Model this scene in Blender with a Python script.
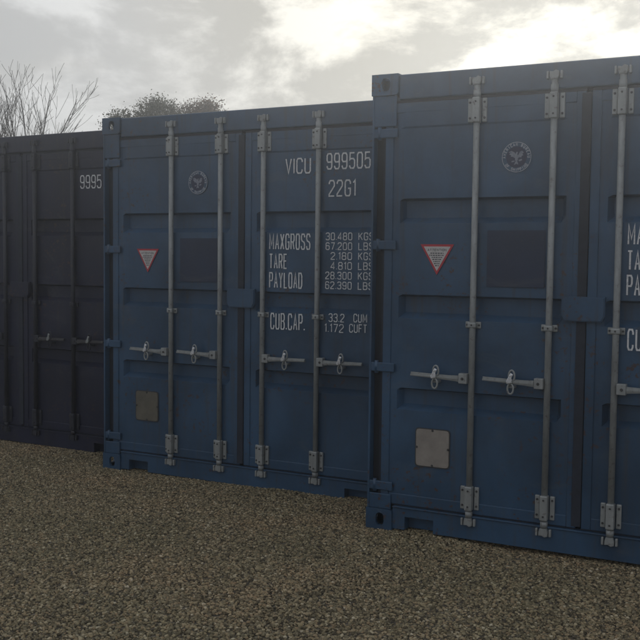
import bpy, bmesh, math, random
from mathutils import Vector, Matrix, noise

random.seed(7)
scene = bpy.context.scene
for o in list(bpy.data.objects):
    bpy.data.objects.remove(o)
COL = scene.collection
PI = math.pi

# ------------------------------------------------------------------ camera
F_PX, PITCH, ROLL = 1003.23, 0.0624, 0.0111
CAM_Z = 1.6045
cam_data = bpy.data.cameras.new('camera')
cam_data.sensor_fit = 'HORIZONTAL'
cam_data.sensor_width = 36.0
cam_data.lens = 36.0 * F_PX / 640.0
cam_data.clip_start = 0.05
cam_data.clip_end = 2000
cam = bpy.data.objects.new('camera', cam_data)
COL.objects.link(cam)
cam.matrix_world = (Matrix.Translation((0, 0, CAM_Z)) @ Matrix.Rotation(PI / 2 - PITCH, 4, 'X')
                    @ Matrix.Rotation(ROLL, 4, 'Z'))
scene.camera = cam

# ------------------------------------------------------------------ light
SUN_AZ, SUN_EL = math.radians(14.0), math.radians(17.0)      # azimuth clockwise from +Y
SUN = Vector((math.sin(SUN_AZ) * math.cos(SUN_EL), math.cos(SUN_AZ) * math.cos(SUN_EL), math.sin(SUN_EL)))
sun_data = bpy.data.lights.new('sun', 'SUN')
sun_data.energy = 1.05
sun_data.angle = math.radians(24)
sun_data.color = (1.0, 0.95, 0.88)
sun = bpy.data.objects.new('sun', sun_data)
COL.objects.link(sun)
sun.rotation_euler = SUN.to_track_quat('Z', 'Y').to_euler()

world = bpy.data.worlds.new('World')
scene.world = world
world.use_nodes = True
WT = world.node_tree
WT.nodes.clear()


class N:
    """tiny helper to write node graphs"""
    def __init__(self, tree):
        self.t = tree

    def node(self, typ, **kw):
        n = self.t.nodes.new(typ)
        for k, v in kw.items():
            setattr(n, k, v)
        return n

    def put(self, sock, v):
        if isinstance(v, bpy.types.NodeSocket):
            self.t.links.new(v, sock)
        elif v is not None:
            if hasattr(sock.default_value, '__len__') and not hasattr(v, '__len__'):
                v = (v, v, v)
            if sock.type == 'RGBA' and len(v) == 3:
                v = (*v, 1)
            sock.default_value = v

    def math(self, op, a, b=None, clamp=False):
        n = self.node('ShaderNodeMath', operation=op, use_clamp=clamp)
        self.put(n.inputs[0], a)
        self.put(n.inputs[1], b)
        return n.outputs[0]

    def vmath(self, op, a, b=None):
        n = self.node('ShaderNodeVectorMath', operation=op)
        self.put(n.inputs[0], a)
        self.put(n.inputs[1], b)
        return n.outputs['Value'] if op == 'DOT_PRODUCT' else n.outputs[0]

    def noise(self, vec, scale, detail=4, rough=0.55, dist=0.0):
        n = self.node('ShaderNodeTexNoise')
        self.put(n.inputs['Vector'], vec)
        n.inputs['Scale'].default_value = scale
        n.inputs['Detail'].default_value = detail
        n.inputs['Roughness'].default_value = rough
        n.inputs['Distortion'].default_value = dist
        return n.outputs[0]

    def ramp(self, fac, stops, interp='LINEAR'):
        n = self.node('ShaderNodeValToRGB')
        self.put(n.inputs[0], fac)
        cr = n.color_ramp
        cr.interpolation = interp
        while len(cr.elements) < len(stops):
            cr.elements.new(0.5)
        for e, (p, c) in zip(cr.elements, stops):
            e.position = p
            e.color = (c, c, c, 1) if not hasattr(c, '__len__') else (*c, 1)
        return n.outputs[0]

    def maprange(self, v, a, b, c, d, smooth=False):
        n = self.node('ShaderNodeMapRange')
        if smooth:
            n.interpolation_type = 'SMOOTHSTEP'
        self.put(n.inputs[0], v)
        for i, q in enumerate((a, b, c, d)):
            self.put(n.inputs[i + 1], q)
        return n.outputs[0]

    def mix(self, fac, a, b, mode='MIX'):
        n = self.node('ShaderNodeMix', data_type='RGBA', blend_type=mode)
        self.put(n.inputs[0], fac)
        self.put(n.inputs[6], a)
        self.put(n.inputs[7], b)
        return n.outputs[2]

    def mapping(self, vec, scale=(1, 1, 1), loc=(0, 0, 0), rot=(0, 0, 0)):
        n = self.node('ShaderNodeMapping')
        self.put(n.inputs[0], vec)
        n.inputs['Scale'].default_value = scale
        n.inputs['Location'].default_value = loc
        n.inputs['Rotation'].default_value = rot
        return n.outputs[0]

    def bump(self, h, strength, dist):
        n = self.node('ShaderNodeBump')
        n.inputs['Strength'].default_value = strength
        n.inputs['Distance'].default_value = dist
        self.put(n.inputs['Height'], h)
        return n.outputs[0]


w = N(WT)
SKY_STRENGTH = 0.1
tc = w.node('ShaderNodeTexCoord').outputs['Generated']
dirv = w.vmath('NORMALIZE', tc)
sky = w.node('ShaderNodeTexSky', sky_type='NISHITA')
sky.sun_disc = False
sky.sun_elevation = SUN_EL
sky.sun_rotation = SUN_AZ
sky.air_density = 1.0
sky.dust_density = 3.0
dot = w.vmath('DOT_PRODUCT', dirv, tuple(SUN))
ang = w.math('DIVIDE', w.math('ARCCOSINE', w.math('MINIMUM', dot, 0.99999)), PI)
# thin bright cloud: brightest round the hidden sun, heavy and dim on the far side of the sky
thin = w.ramp(ang, [(0.0, 1.30), (0.035, 1.20), (0.075, 1.04), (0.13, 0.85), (0.20, 0.72), (0.32, 0.60), (0.50, 0.56), (1.0, 0.60)])
thick = w.ramp(ang, [(0.0, 0.36), (0.035, 0.38), (0.075, 0.44), (0.13, 0.57), (0.20, 0.53), (0.32, 0.44), (0.50, 0.42), (1.0, 0.45)])
cv = w.mapping(dirv, scale=(1, 1, 2.0), loc=(8.35, 0.7, 0.6))
n1 = w.noise(cv, 5.6, 10, 0.6, 0.25)
n2 = w.noise(w.mapping(dirv, scale=(1, 1, 4.0), loc=(3.1, 1.2, 0.4)), 2.6, 3, 0.5, 0.2)
cl = w.maprange(w.math('ADD', w.math('MULTIPLY', n1, 0.8), w.math('MULTIPLY', n2, 0.2)), 0.44, 0.57, 0.0, 1.0, True)
lum = w.mix(cl, thick, thin)
tint = w.ramp(ang, [(0.0, (1.0, 0.95, 0.80)), (0.07, (1.0, 0.955, 0.83)), (0.14, (0.985, 0.985, 0.97)), (0.22, (0.955, 0.98, 1.0)), (0.5, (0.96, 0.98, 1.05))])
cloud = w.mix(1.0, lum, tint, 'MULTIPLY')
cloud = w.vmath('MULTIPLY', cloud, (1.0 / SKY_STRENGTH,) * 3)
gap = w.math('MULTIPLY', w.maprange(w.noise(cv, 3.0, 5, 0.5), 0.55, 0.75, 0.0, 1.0, True), 0.18)
skyc = w.mix(gap, cloud, sky.outputs[0])
bg = w.node('ShaderNodeBackground')
bg.inputs['Strength'].default_value = SKY_STRENGTH
w.put(bg.inputs['Color'], skyc)
wo = w.node('ShaderNodeOutputWorld')
WT.links.new(bg.outputs[0], wo.inputs['Surface'])

scene.view_settings.view_transform = 'Standard'
scene.view_settings.look = 'None'
scene.view_settings.exposure = 0.0
scene.view_settings.gamma = 1.0
scene.view_settings.use_curve_mapping = False


# ------------------------------------------------------------------ materials
def new_mat(name):
    m = bpy.data.materials.new(name)
    m.use_nodes = True
    m.node_tree.nodes.clear()
    n = N(m.node_tree)
    p = n.node('ShaderNodeBsdfPrincipled')
    out = n.node('ShaderNodeOutputMaterial')
    m.node_tree.links.new(p.outputs[0], out.inputs[0])
    return m, n, p


def paint(name, col, seed=0.0, rough=0.40, dirt=0.65, dirtcol=(0.055, 0.048, 0.04), bump=1.0):
    """weathered container paint: blotchy fading, vertical dirt runs, slightly wavy steel"""
    m, n, p = new_mat(name)
    co = n.mapping(n.node('ShaderNodeTexCoord').outputs['Object'], loc=(seed * 3.1, seed, seed * 1.7))
    big = n.noise(co, 1.6, 5, 0.6, 0.4)
    c = n.mix(n.maprange(big, 0.35, 0.68, 0, 1), tuple(q * 0.70 for q in col), tuple(min(1, q * 1.30 + 0.003) for q in col))
    runs = n.noise(n.mapping(co, scale=(14, 14, 0.7)), 1.3, 6, 0.62, 0.2)
    f = n.math('MULTIPLY', n.maprange(runs, 0.52, 0.78, 0, 1, True), dirt)
    c = n.mix(f, c, dirtcol)
    spots = n.noise(co, 55, 3, 0.6)
    scuff = n.noise(n.mapping(co, scale=(1, 1, 5)), 9, 6, 0.7)
    c = n.mix(n.math('MULTIPLY', n.maprange(spots, 0.66, 0.74, 0, 1), 0.35), c, (0.085, 0.06, 0.045))
    c = n.mix(n.math('MULTIPLY', n.maprange(scuff, 0.62, 0.8, 0, 1), 0.25), c, tuple(min(1, q * 2.0 + 0.015) for q in col))
    chips = n.math('MULTIPLY', n.maprange(n.noise(co, 2.1, 3, 0.5), 0.50, 0.62, 0, 1, True), n.maprange(n.noise(co, 34, 5, 0.65), 0.585, 0.63, 0, 1, True))
    c = n.mix(n.math('MULTIPLY', chips, 0.85), c, (0.070, 0.034, 0.018))
    dust = n.noise(n.mapping(co, scale=(1.0, 1.0, 2.0)), 3.0, 7, 0.7, 0.6)
    c = n.mix(n.math('MULTIPLY', n.maprange(dust, 0.54, 0.75, 0, 1, True), 0.22), c, (0.15, 0.15, 0.14))
    n.put(p.inputs['Base Color'], c)
    r = n.math('ADD', n.math('MULTIPLY', n.noise(co, 3.5, 6, 0.65), 0.35), rough - 0.17)
    n.put(p.inputs['Roughness'], n.math('ADD', r, n.math('MULTIPLY', f, 0.25)))
    wav = n.noise(co, 2.3, 2, 0.4)
    fine = n.noise(co, 160, 3, 0.6)
    h = n.math('ADD', n.math('MULTIPLY', wav, 1.0), n.math('MULTIPLY', fine, 0.0125))
    n.put(p.inputs['Normal'], n.bump(h, 0.35 * bump, 0.02))
    return m


def metal(name, col, rough=0.5, metallic=0.55, var=0.3):
    m, n, p = new_mat(name)
    co = n.node('ShaderNodeTexCoord').outputs['Object']
    a = n.noise(n.mapping(co, scale=(6, 6, 1.5)), 5, 6, 0.65)
    c = n.mix(n.maprange(a, 0.3, 0.7, 0, 1), tuple(q * (1 - var) for q in col), tuple(q * (1 + var * 0.6) for q in col))
    b = n.noise(co, 38, 4, 0.6)
    c = n.mix(n.math('MULTIPLY', n.maprange(b, 0.58, 0.72, 0, 1), 0.6), c, (0.085, 0.058, 0.040))
    n.put(p.inputs['Base Color'], c)
    p.inputs['Metallic'].default_value = metallic
    n.put(p.inputs['Roughness'], n.maprange(b, 0.3, 0.7, rough - 0.1, rough + 0.15))
    n.put(p.inputs['Normal'], n.bump(b, 0.2, 0.002))
    return m


def plain(name, col, rough=0.6, var=0.2, scale=20, wear=None, wearamt=0.0):
    m, n, p = new_mat(name)
    co = n.node('ShaderNodeTexCoord').outputs['Object']
    a = n.noise(co, scale, 6, 0.65)
    c = n.mix(n.maprange(a, 0.3, 0.7, 0, 1), tuple(q * (1 - var) for q in col), tuple(min(1, q * (1 + var)) for q in col))
    if wear:
        b = n.noise(co, 70, 5, 0.7)
        c = n.mix(n.math('MULTIPLY', n.maprange(b, 0.52, 0.66, 0, 1), wearamt), c, wear)
    n.put(p.inputs['Base Color'], c)
    p.inputs['Roughness'].default_value = rough
    return m


BLUE = (0.029, 0.074, 0.138)
NAVY = (0.003, 0.006, 0.028)
M_BLUE_M = paint('blue_paint_a', BLUE, 1.3)
M_BLUE_R = paint('blue_paint_b', BLUE, 7.9)
M_NAVY = paint('navy_paint', NAVY, 4.4, rough=0.5, dirt=0.35)
M_PATCH = paint('overpaint', (0.010, 0.021, 0.052), 2.2, rough=0.5, dirt=0.2)
M_RUBBER = plain('gasket_rubber', (0.018, 0.024, 0.038), 0.75, 0.3)
M_RECESS = plain('post_recess_shade_dirt', (0.013, 0.017, 0.026), 0.7, 0.35, 8)  # near-black colour holds the channel's shade as well as its dirt
M_GALV = metal('galvanised_steel', (0.29, 0.31, 0.31), 0.45, 0.15)
M_GALVB = metal('bare_zinc', (0.33, 0.35, 0.345), 0.42, 0.3, 0.2)
M_BRIGHT = metal('bright_zinc', (0.80, 0.82, 0.84), 0.3, 0.7, 0.15)
M_DARKBAR = metal('navy_bar_paint', (0.020, 0.023, 0.034), 0.5, 0.0, 0.3)
M_DULL = metal('dull_handle_steel', (0.085, 0.085, 0.09), 0.5, 0.4, 0.3)
M_BOLT = plain('bolt_head', (0.05, 0.05, 0.05), 0.6)
M_WHITE = plain('lettering_white', (0.72, 0.74, 0.74), 0.6, 0.12, 30, wear=BLUE, wearamt=0.4)
M_WHITE_DIM = plain('emblem_white', (0.46, 0.48, 0.52), 0.6, 0.15, 30, wear=BLUE, wearamt=0.5)
M_BIRD = plain('emblem_bird', (0.22, 0.24, 0.29), 0.6, 0.2, 40, wear=BLUE, wearamt=0.5)
M_EMB = plain('emblem_navy', (0.026, 0.034, 0.075), 0.55, 0.2)
M_RED = plain('sticker_red', (0.46, 0.035, 0.05), 0.5, 0.15)
M_STWHITE = plain('sticker_white', (0.58, 0.56, 0.54), 0.5, 0.1, 30)
M_STTEXT = plain('sticker_print', (0.06, 0.06, 0.07), 0.6)
M_PLATE_R = plain('plate_beige', (0.27, 0.245, 0.215), 0.6, 0.18, 12)
M_PLATE_M = plain('plate_olive', (0.125, 0.115, 0.088), 0.6, 0.2, 12)


# ------------------------------------------------------------------ mesh helpers
def finish(name, bm, mats, parent=None, smooth=False):
    me = bpy.data.meshes.new(name)
    bm.normal_update()
    bm.to_mesh(me)
    bm.free()
    for m in (mats if isinstance(mats, (list, tuple)) else [mats]):
        me.materials.append(m)
    if smooth:
        me.polygons.foreach_set('use_smooth', [True] * len(me.polygons))
    o = bpy.data.objects.new(name, me)
    COL.objects.link(o)
    if parent:
        o.parent = parent
    return o


def box(bm, x0, x1, y0, y1, z0, z1, bev=0.0, mat=0, rot=0.0, seg=2):
    """axis aligned box, optionally bevelled, optionally spun about its own y axis"""
    t = bmesh.new()
    bmesh.ops.create_cube(t, size=1.0)
    for v in t.verts:
        v.co = Vector((v.co.x * (x1 - x0), v.co.y * (y1 - y0), v.co.z * (z1 - z0)))
    if bev > 0:
        bmesh.ops.bevel(t, geom=t.edges[:], offset=bev, segments=seg, affect='EDGES', profile=0.5)
    M = Matrix.Translation(((x0 + x1) / 2, (y0 + y1) / 2, (z0 + z1) / 2)) @ Matrix.Rotation(rot, 4, 'Y')
    merge(bm, t, M, mat)


def merge(bm, t, M=Matrix.Identity(4), mat=None):
    vs = [bm.verts.new(M @ v.co) for v in t.verts]
    t.verts.index_update()
    for f in t.faces:
        try:
            nf = bm.faces.new([vs[v.index] for v in f.verts])
            nf.material_index = f.material_index if mat is None else mat
            nf.smooth = f.smooth
        except ValueError:
            pass
    t.free()


def tube(bm, pts, radii, seg=12, mat=0, cap=True):
    rings = []
    n = len(pts)
    for i, p in enumerate(pts):
        d = (pts[min(i + 1, n - 1)] - pts[max(i - 1, 0)]).normalized()
        a = d.orthogonal().normalized() if i == 0 else (rings_a - d * rings_a.dot(d)).normalized()
        rings_a = a
        b = d.cross(a)
        rings.append([bm.verts.new(p + (a * math.cos(2 * PI * k / seg) + b * math.sin(2 * PI * k / seg)) * radii[i]) for k in range(seg)])
    for i in range(n - 1):
        for k in range(seg):
            f = bm.faces.new((rings[i][k], rings[i][(k + 1) % seg], rings[i + 1][(k + 1) % seg], rings[i + 1][k]))
            f.material_index = mat
            f.smooth = True
    if cap:
        for r in (rings[0][::-1], rings[-1]):
            f = bm.faces.new(r)
            f.material_index = mat


def prism(bm, pts, y0, y1, mat=0, bev=0.0):
    """outline in (x,z), extruded from y0 (front) to y1"""
    t = bmesh.new()
    a = [t.verts.new((x, y0, z)) for x, z in pts]
    b = [t.verts.new((x, y1, z)) for x, z in pts]
    n = len(pts)
    t.faces.new(a)
    t.faces.new(b[::-1])
    for i in range(n):
        t.faces.new((a[i], b[i], b[(i + 1) % n], a[(i + 1) % n]))
    bmesh.ops.recalc_face_normals(t, faces=t.faces[:])
    if bev:
        bmesh.ops.bevel(t, geom=[e for e in t.edges if abs(e.verts[0].co.y - y0) < 1e-6 and abs(e.verts[1].co.y - y0) < 1e-6],
                        offset=bev, segments=2, affect='EDGES')
    merge(bm, t, mat=mat)


def bolt(bm, x, y, z, r=0.006, h=0.006, mat=1):
    t = bmesh.new()
    bmesh.ops.create_cone(t, cap_ends=True, segments=10, radius1=r, radius2=r * 0.8, depth=h)
    merge(bm, t, Matrix.Translation((x, y - h / 2, z)) @ Matrix.Rotation(PI / 2, 4, 'X'), mat)


def thing(name, label, cat, loc, rotz=0.0, group=None):
    o = bpy.data.objects.new(name, None)
    COL.objects.link(o)
    o.location = loc
    o.rotation_euler = (0, 0, rotz)
    o.empty_display_size = 0.2
    tag(o, label, cat, group)
    return o


def tag(o, label, cat, group=None, kind=None):
    o['label'] = label
    o['category'] = cat
    if group:
        o['group'] = group
    if kind:
        o['kind'] = kind


GLYPH = {
    'A': (4, [[(0, 0), (2, 8), (4, 0)], [(0.75, 2.6), (3.25, 2.6)]]),
    'B': (4, [[(0, 0), (0, 8), (3, 8), (4, 7), (4, 5.2), (3, 4.2), (0, 4.2)], [(3, 4.2), (4, 3.2), (4, 1), (3, 0), (0, 0)]]),
    'C': (4, [[(4, 6), (4, 6.9), (3.2, 8), (0.8, 8), (0, 6.9), (0, 1.1), (0.8, 0), (3.2, 0), (4, 1.1), (4, 2)]]),
    'D': (4, [[(0, 0), (0, 8), (2.8, 8), (4, 6.6), (4, 1.4), (2.8, 0), (0, 0)]]),
    'E': (3.7, [[(3.7, 8), (0, 8), (0, 0), (3.7, 0)], [(0, 4.2), (3.1, 4.2)]]),
    'F': (3.7, [[(3.7, 8), (0, 8), (0, 0)], [(0, 4.2), (3.1, 4.2)]]),
    'G': (4, [[(4, 6), (4, 6.9), (3.2, 8), (0.8, 8), (0, 6.9), (0, 1.1), (0.8, 0), (3.2, 0), (4, 1.1), (4, 3.8), (2.2, 3.8)]]),
    'H': (4, [[(0, 0), (0, 8)], [(4, 0), (4, 8)], [(0, 4.1), (4, 4.1)]]),
    'I': (0, [[(0, 0), (0, 8)]]),
    'K': (4, [[(0, 0), (0, 8)], [(4, 8), (0.2, 3.4)], [(1.4, 4.8), (4, 0)]]),
    'L': (3.6, [[(0, 8), (0, 0), (3.6, 0)]]),
    'M': (5, [[(0, 0), (0, 8), (2.5, 2.2), (5, 8), (5, 0)]]),
    'N': (4, [[(0, 0), (0, 8), (4, 0), (4, 8)]]),
    'O': (4, [[(0.8, 0), (0, 1.1), (0, 6.9), (0.8, 8), (3.2, 8), (4, 6.9), (4, 1.1), (3.2, 0), (0.8, 0)]]),
    'P': (4, [[(0, 0), (0, 8), (3.1, 8), (4, 7), (4, 4.7), (3.1, 3.7), (0, 3.7)]]),
    'R': (4, [[(0, 0), (0, 8), (3.1, 8), (4, 7), (4, 4.9), (3.1, 3.9), (0, 3.9)], [(2.4, 3.9), (4, 0)]]),
    'S': (4, [[(4, 6.3), (4, 7), (3.2, 8), (0.8, 8), (0, 7), (0, 5.4), (0.8, 4.4), (3.2, 3.8), (4, 2.8), (4, 1), (3.2, 0), (0.8, 0), (0, 1), (0, 1.7)]]),
    'T': (4, [[(0, 8), (4, 8)], [(2, 8), (2, 0)]]),
    'U': (4, [[(0, 8), (0, 1.1), (0.8, 0), (3.2, 0), (4, 1.1), (4, 8)]]),
    'V': (4, [[(0, 8), (2, 0), (4, 8)]]),
    'X': (4, [[(0, 0), (4, 8)], [(0, 8), (4, 0)]]),
    'Y': (4, [[(0, 8), (2, 3.8), (4, 8)], [(2, 3.8), (2, 0)]]),
    '0': (4, [[(0.8, 0), (0, 1.1), (0, 6.9), (0.8, 8), (3.2, 8), (4, 6.9), (4, 1.1), (3.2, 0), (0.8, 0)]]),
    '1': (1.6, [[(0, 6.6), (1.4, 8), (1.4, 0)]]),
    '2': (4, [[(0, 6.2), (0, 6.9), (0.8, 8), (3.2, 8), (4, 6.9), (4, 5.2), (0, 0.9), (0, 0), (4, 0)]]),
    '3': (4, [[(0, 6.6), (0, 7), (0.8, 8), (3.2, 8), (4, 7), (4, 5.2), (3.2, 4.2), (1.4, 4.2)], [(3.2, 4.2), (4, 3.2), (4, 1), (3.2, 0), (0.8, 0), (0, 1), (0, 1.4)]]),
    '4': (4, [[(3, 0), (3, 8), (0, 2.4), (0, 2.0), (4, 2.0)]]),
    '5': (4, [[(3.8, 8), (0.3, 8), (0.1, 4.5), (0.9, 5.0), (3.1, 5.0), (4, 4), (4, 1.1), (3.2, 0), (0.8, 0), (0, 1), (0, 1.5)]]),
    '6': (4, [[(3.9, 6.4), (3.9, 7), (3.1, 8), (0.8, 8), (0, 6.9), (0, 1.1), (0.8, 0), (3.2, 0), (4, 1.1), (4, 3.6), (3.2, 4.6), (0.8, 4.6), (0.1, 3.8)]]),
    '7': (4, [[(0, 8), (4, 8), (1.4, 0)]]),
    '8': (4, [[(0.9, 4.2), (0.1, 5.2), (0.1, 7), (0.9, 8), (3.1, 8), (3.9, 7), (3.9, 5.2), (3.1, 4.2), (0.9, 4.2)], [(0.9, 4.2), (0, 3.2), (0, 1), (0.8, 0), (3.2, 0), (4, 1), (4, 3.2), (3.1, 4.2)]]),
    '9': (4, [[(0.1, 1.6), (0.1, 1), (0.9, 0), (3.2, 0), (4, 1.1), (4, 6.9), (3.2, 8), (0.8, 8), (0, 6.9), (0, 4.6), (0.8, 3.6), (3.2, 3.6), (3.9, 4.3)]]),
    '.': (0, [[(0, 0.0), (0, 0.7)]]),
}


def ribbon(bm, pts, y, t):
    """flat painted stroke of width t along a polyline in the (x,z) plane, mitred at its corners"""
    closed = (Vector(pts[0]) - Vector(pts[-1])).length < 1e-7
    P = [Vector(q) for q in (pts[:-1] if closed else pts)]
    k = len(P)
    lv, rv = [], []
    for i in range(k):
        d0 = (P[i] - P[i - 1]).normalized() if (closed or i > 0) else None
        d1 = (P[(i + 1) % k] - P[i]).normalized() if (closed or i < k - 1) else None
        d0 = d0 or d1
        d1 = d1 or d0
        n0, n1 = Vector((-d0.y, d0.x)), Vector((-d1.y, d1.x))
        m_ = (n0 + n1)
        m_ = m_.normalized() if m_.length > 1e-6 else n0
        w_ = min(t / 2 / max(0.35, m_.dot(n0)), t * 1.1)
        lv.append(bm.verts.new((P[i].x + m_.x * w_, y, P[i].y + m_.y * w_)))
        rv.append(bm.verts.new((P[i].x - m_.x * w_, y, P[i].y - m_.y * w_)))
    for i in range(k if closed else k - 1):
        j = (i + 1) % k
        bm.faces.new((lv[i], rv[i], rv[j], lv[j]))


def text_mesh(body, x0, x1, z0, z1, y, stroke=0.011, gap=None):
    """condensed stencil lettering fitted into a box on the door plane, returned as a bmesh"""
    t = bmesh.new()
    widths = [GLYPH[c][0] for c in body]
    n_ = len(body)
    # n glyph widths and n-1 gaps of (stroke + about a fifth of the letter width) fill the box
    total = (x1 - x0) - stroke
    gu = 1.25
    units = sum(widths) + gu * (n_ - 1)
    sx = (total - stroke * (n_ - 1)) / units if units > 0 else 0
    sz = (z1 - z0 - stroke) / 8.0
    x = x0 + stroke / 2
    for c in body:
        for si, line in enumerate(GLYPH[c][1]):
            ribbon(t, [(x + px * sx, z0 + stroke / 2 + pz * sz) for px, pz in line], y - 0.00012 * si, stroke)
        x += GLYPH[c][0] * sx + gu * sx + stroke
    return t


# ------------------------------------------------------------------ ground
ROW_O = Vector((-3.5787, 9.0162))
ROW_YAW = 0.4916
ROW_D = Vector((math.cos(ROW_YAW), -math.sin(ROW_YAW)))


def ground_z(x, y):
    t = (Vector((x, y)) - ROW_O).dot(ROW_D)
    t = max(-2.0, min(7.2, t))
    base = 0.0022 * t + 0.00135 * max(t, 0) ** 2
    # shallow hollow the nearest container bridges, between its two ends
    k = max(0.0, min(1.0, (t - 5.15) / 0.8)) * max(0.0, min(1.0, (7.2 - t) / 0.4))
    base -= 0.034 * k * k * (3 - 2 * k)
    d = math.hypot(x, y - 7)
    fade = max(0.0, 1.0 - max(0.0, d - 14) / 40)
    und = 0.012 * noise.noise(Vector((x * 0.55, y * 0.55, 0.3))) if d < 14 else 0.0
    # settle flat under the row of containers
    n_ = (Vector((x, y)) - ROW_O).dot(Vector((math.sin(ROW_YAW), math.cos(ROW_YAW))))
    und *= max(0.0, min(1.0, (-n_ - 0.7) / 1.0))
    return base * fade + und - 0.006


def axis_steps(lo, hi, mid_lo, mid_hi, step):
    out, v = [], mid_lo
    while v <= mid_hi + 1e-6:
        out.append(v)
        v += step
    for k in (1.5, 4, 10, 25, 60, 140):
        if mid_hi + k < hi + 1e-6:
            out.append(mid_hi + k)
        if mid_lo - k > lo - 1e-6:
            out.append(mid_lo - k)
    return sorted(out)


gx = axis_steps(-160, 160, -10, 10, 0.4)
gy = axis_steps(-160, 160, -4, 16, 0.4)
bm = bmesh.new()
grid = [[bm.verts.new((x, y, ground_z(x, y))) for x in gx] for y in gy]
for j in range(len(gy) - 1):
    for i in range(len(gx) - 1):
        bm.faces.new((grid[j][i], grid[j][i + 1], grid[j + 1][i + 1], grid[j + 1][i]))
m, n, p = new_mat('gravel_bed')
co = n.node('ShaderNodeTexCoord').outputs['Object']
vo = n.node('ShaderNodeTexVoronoi')
n.put(vo.inputs['Vector'], co)
vo.inputs['Scale'].default_value = 75
vcol = n.node('ShaderNodeSeparateColor')
n.put(vcol.inputs[0], vo.outputs['Color'])
stone = n.ramp(vcol.outputs[0], [(0, (0.05, 0.042, 0.03)), (0.4, (0.10, 0.085, 0.06)), (0.75, (0.15, 0.13, 0.095)), (1, (0.24, 0.21, 0.165))])
edge_tone = n.ramp(vo.outputs['Distance'], [(0.0, 1.0), (0.45, 0.9), (0.8, 0.35)])  # stone colour gets darker toward the cell edges
n.put(p.inputs['Base Color'], n.mix(1.0, stone, edge_tone, 'MULTIPLY'))
p.inputs['Roughness'].default_value = 0.9
inv = n.math('SUBTRACT', 1.0, vo.outputs['Distance'])
n.put(p.inputs['Normal'], n.bump(inv, 0.8, 0.0125))
ground = finish('ground', bm, m, smooth=True)
tag(ground, 'brown gravel ground spreading under and around the blue containers', 'ground', kind='structure')

# loose stones covering the ground in front of the doors (uncountable: one object)
poly = [(-2.4, 3.3), (2.2, 3.3), (3.6, 4.6), (3.75, 4.5)]
bm = bmesh.new()
D3, N3 = Vector((math.cos(ROW_YAW), -math.sin(ROW_YAW))), Vector((math.sin(ROW_YAW), math.cos(ROW_YAW)))
STEP = 0.125
cells = []
for j in range(-52, 16):
    for i in range(-28, 64):
        s0, s1, q0, q1 = i * STEP, (i + 1) * STEP, j * STEP, (j + 1) * STEP
        c = ROW_O + D3 * (s0 + STEP / 2) + N3 * (q0 + STEP / 2)
        # in front of each container's own doors (with a strip beneath the sill), in reach of the view
        lim = 0.15 if s0 < 2.4 else (-0.30 if s0 < 4.9 else -0.85)
        if q1 > lim + 0.25 or c.y < 3.3 or abs(c.x) > 0.40 * c.y + 0.9:
            continue
        vs = []
        for s, q in ((s0, q0), (s1, q0), (s1, q1), (s0, q1)):
            P = ROW_O + D3 * s + N3 * q
            front = {0.15: 0.0, -0.30: -0.47, -0.85: -1.03}[lim]
            near = max(0.0, 1.0 - abs(q - front + 0.05) / 0.22)
            bank = near * 0.012 * max(0.0, 0.25 + noise.noise(Vector((P.x * 2.1, P.y * 2.1, 5.0))) + 0.5 * noise.noise(Vector((P.x * 6, P.y * 6, 2.0))))
            vs.append(bm.verts.new((P.x, P.y, ground_z(P.x, P.y) + 0.002 + bank)))
        bm.faces.new(vs)
bmesh.ops.remove_doubles(bm, verts=bm.verts[:], dist=1e-4)
m, n, p = new_mat('gravel_stone')
rnd = n.node('ShaderNodeObjectInfo').outputs['Random']
stone = n.ramp(rnd, [(0.0, (0.045, 0.038, 0.022)), (0.18, (0.090, 0.077, 0.044)), (0.38, (0.165, 0.142, 0.080)), (0.55, (0.135, 0.124, 0.082)),
                     (0.72, (0.255, 0.220, 0.130)), (0.86, (0.220, 0.165, 0.095)), (0.96, (0.33, 0.295, 0.19)), (1.0, (0.40, 0.37, 0.27))])
geo = n.node('ShaderNodeNewGeometry').outputs['Position']
spk = n.noise(geo, 420, 3, 0.7)
patch = n.noise(geo, 0.8, 4, 0.55)
stone = n.mix(1.0, stone, n.ramp(spk, [(0.3, 0.75), (0.7, 1.2)]), 'MULTIPLY')
stone = n.mix(1.0, stone, n.ramp(patch, [(0.32, (1.12, 1.10, 1.04)), (0.52, (1.32, 1.25, 1.22)), (0.70, (1.55, 1.32, 1.22))]), 'MULTIPLY')
n.put(p.inputs['Base Color'], stone)
p.inputs['Roughness'].default_value = 0.8
M_STONE = m
gravel = finish('gravel', bm, M_STONE)
tag(gravel, 'loose brown and grey gravel stones strewn in front of the container doors', 'gravel', kind='stuff')

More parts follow.
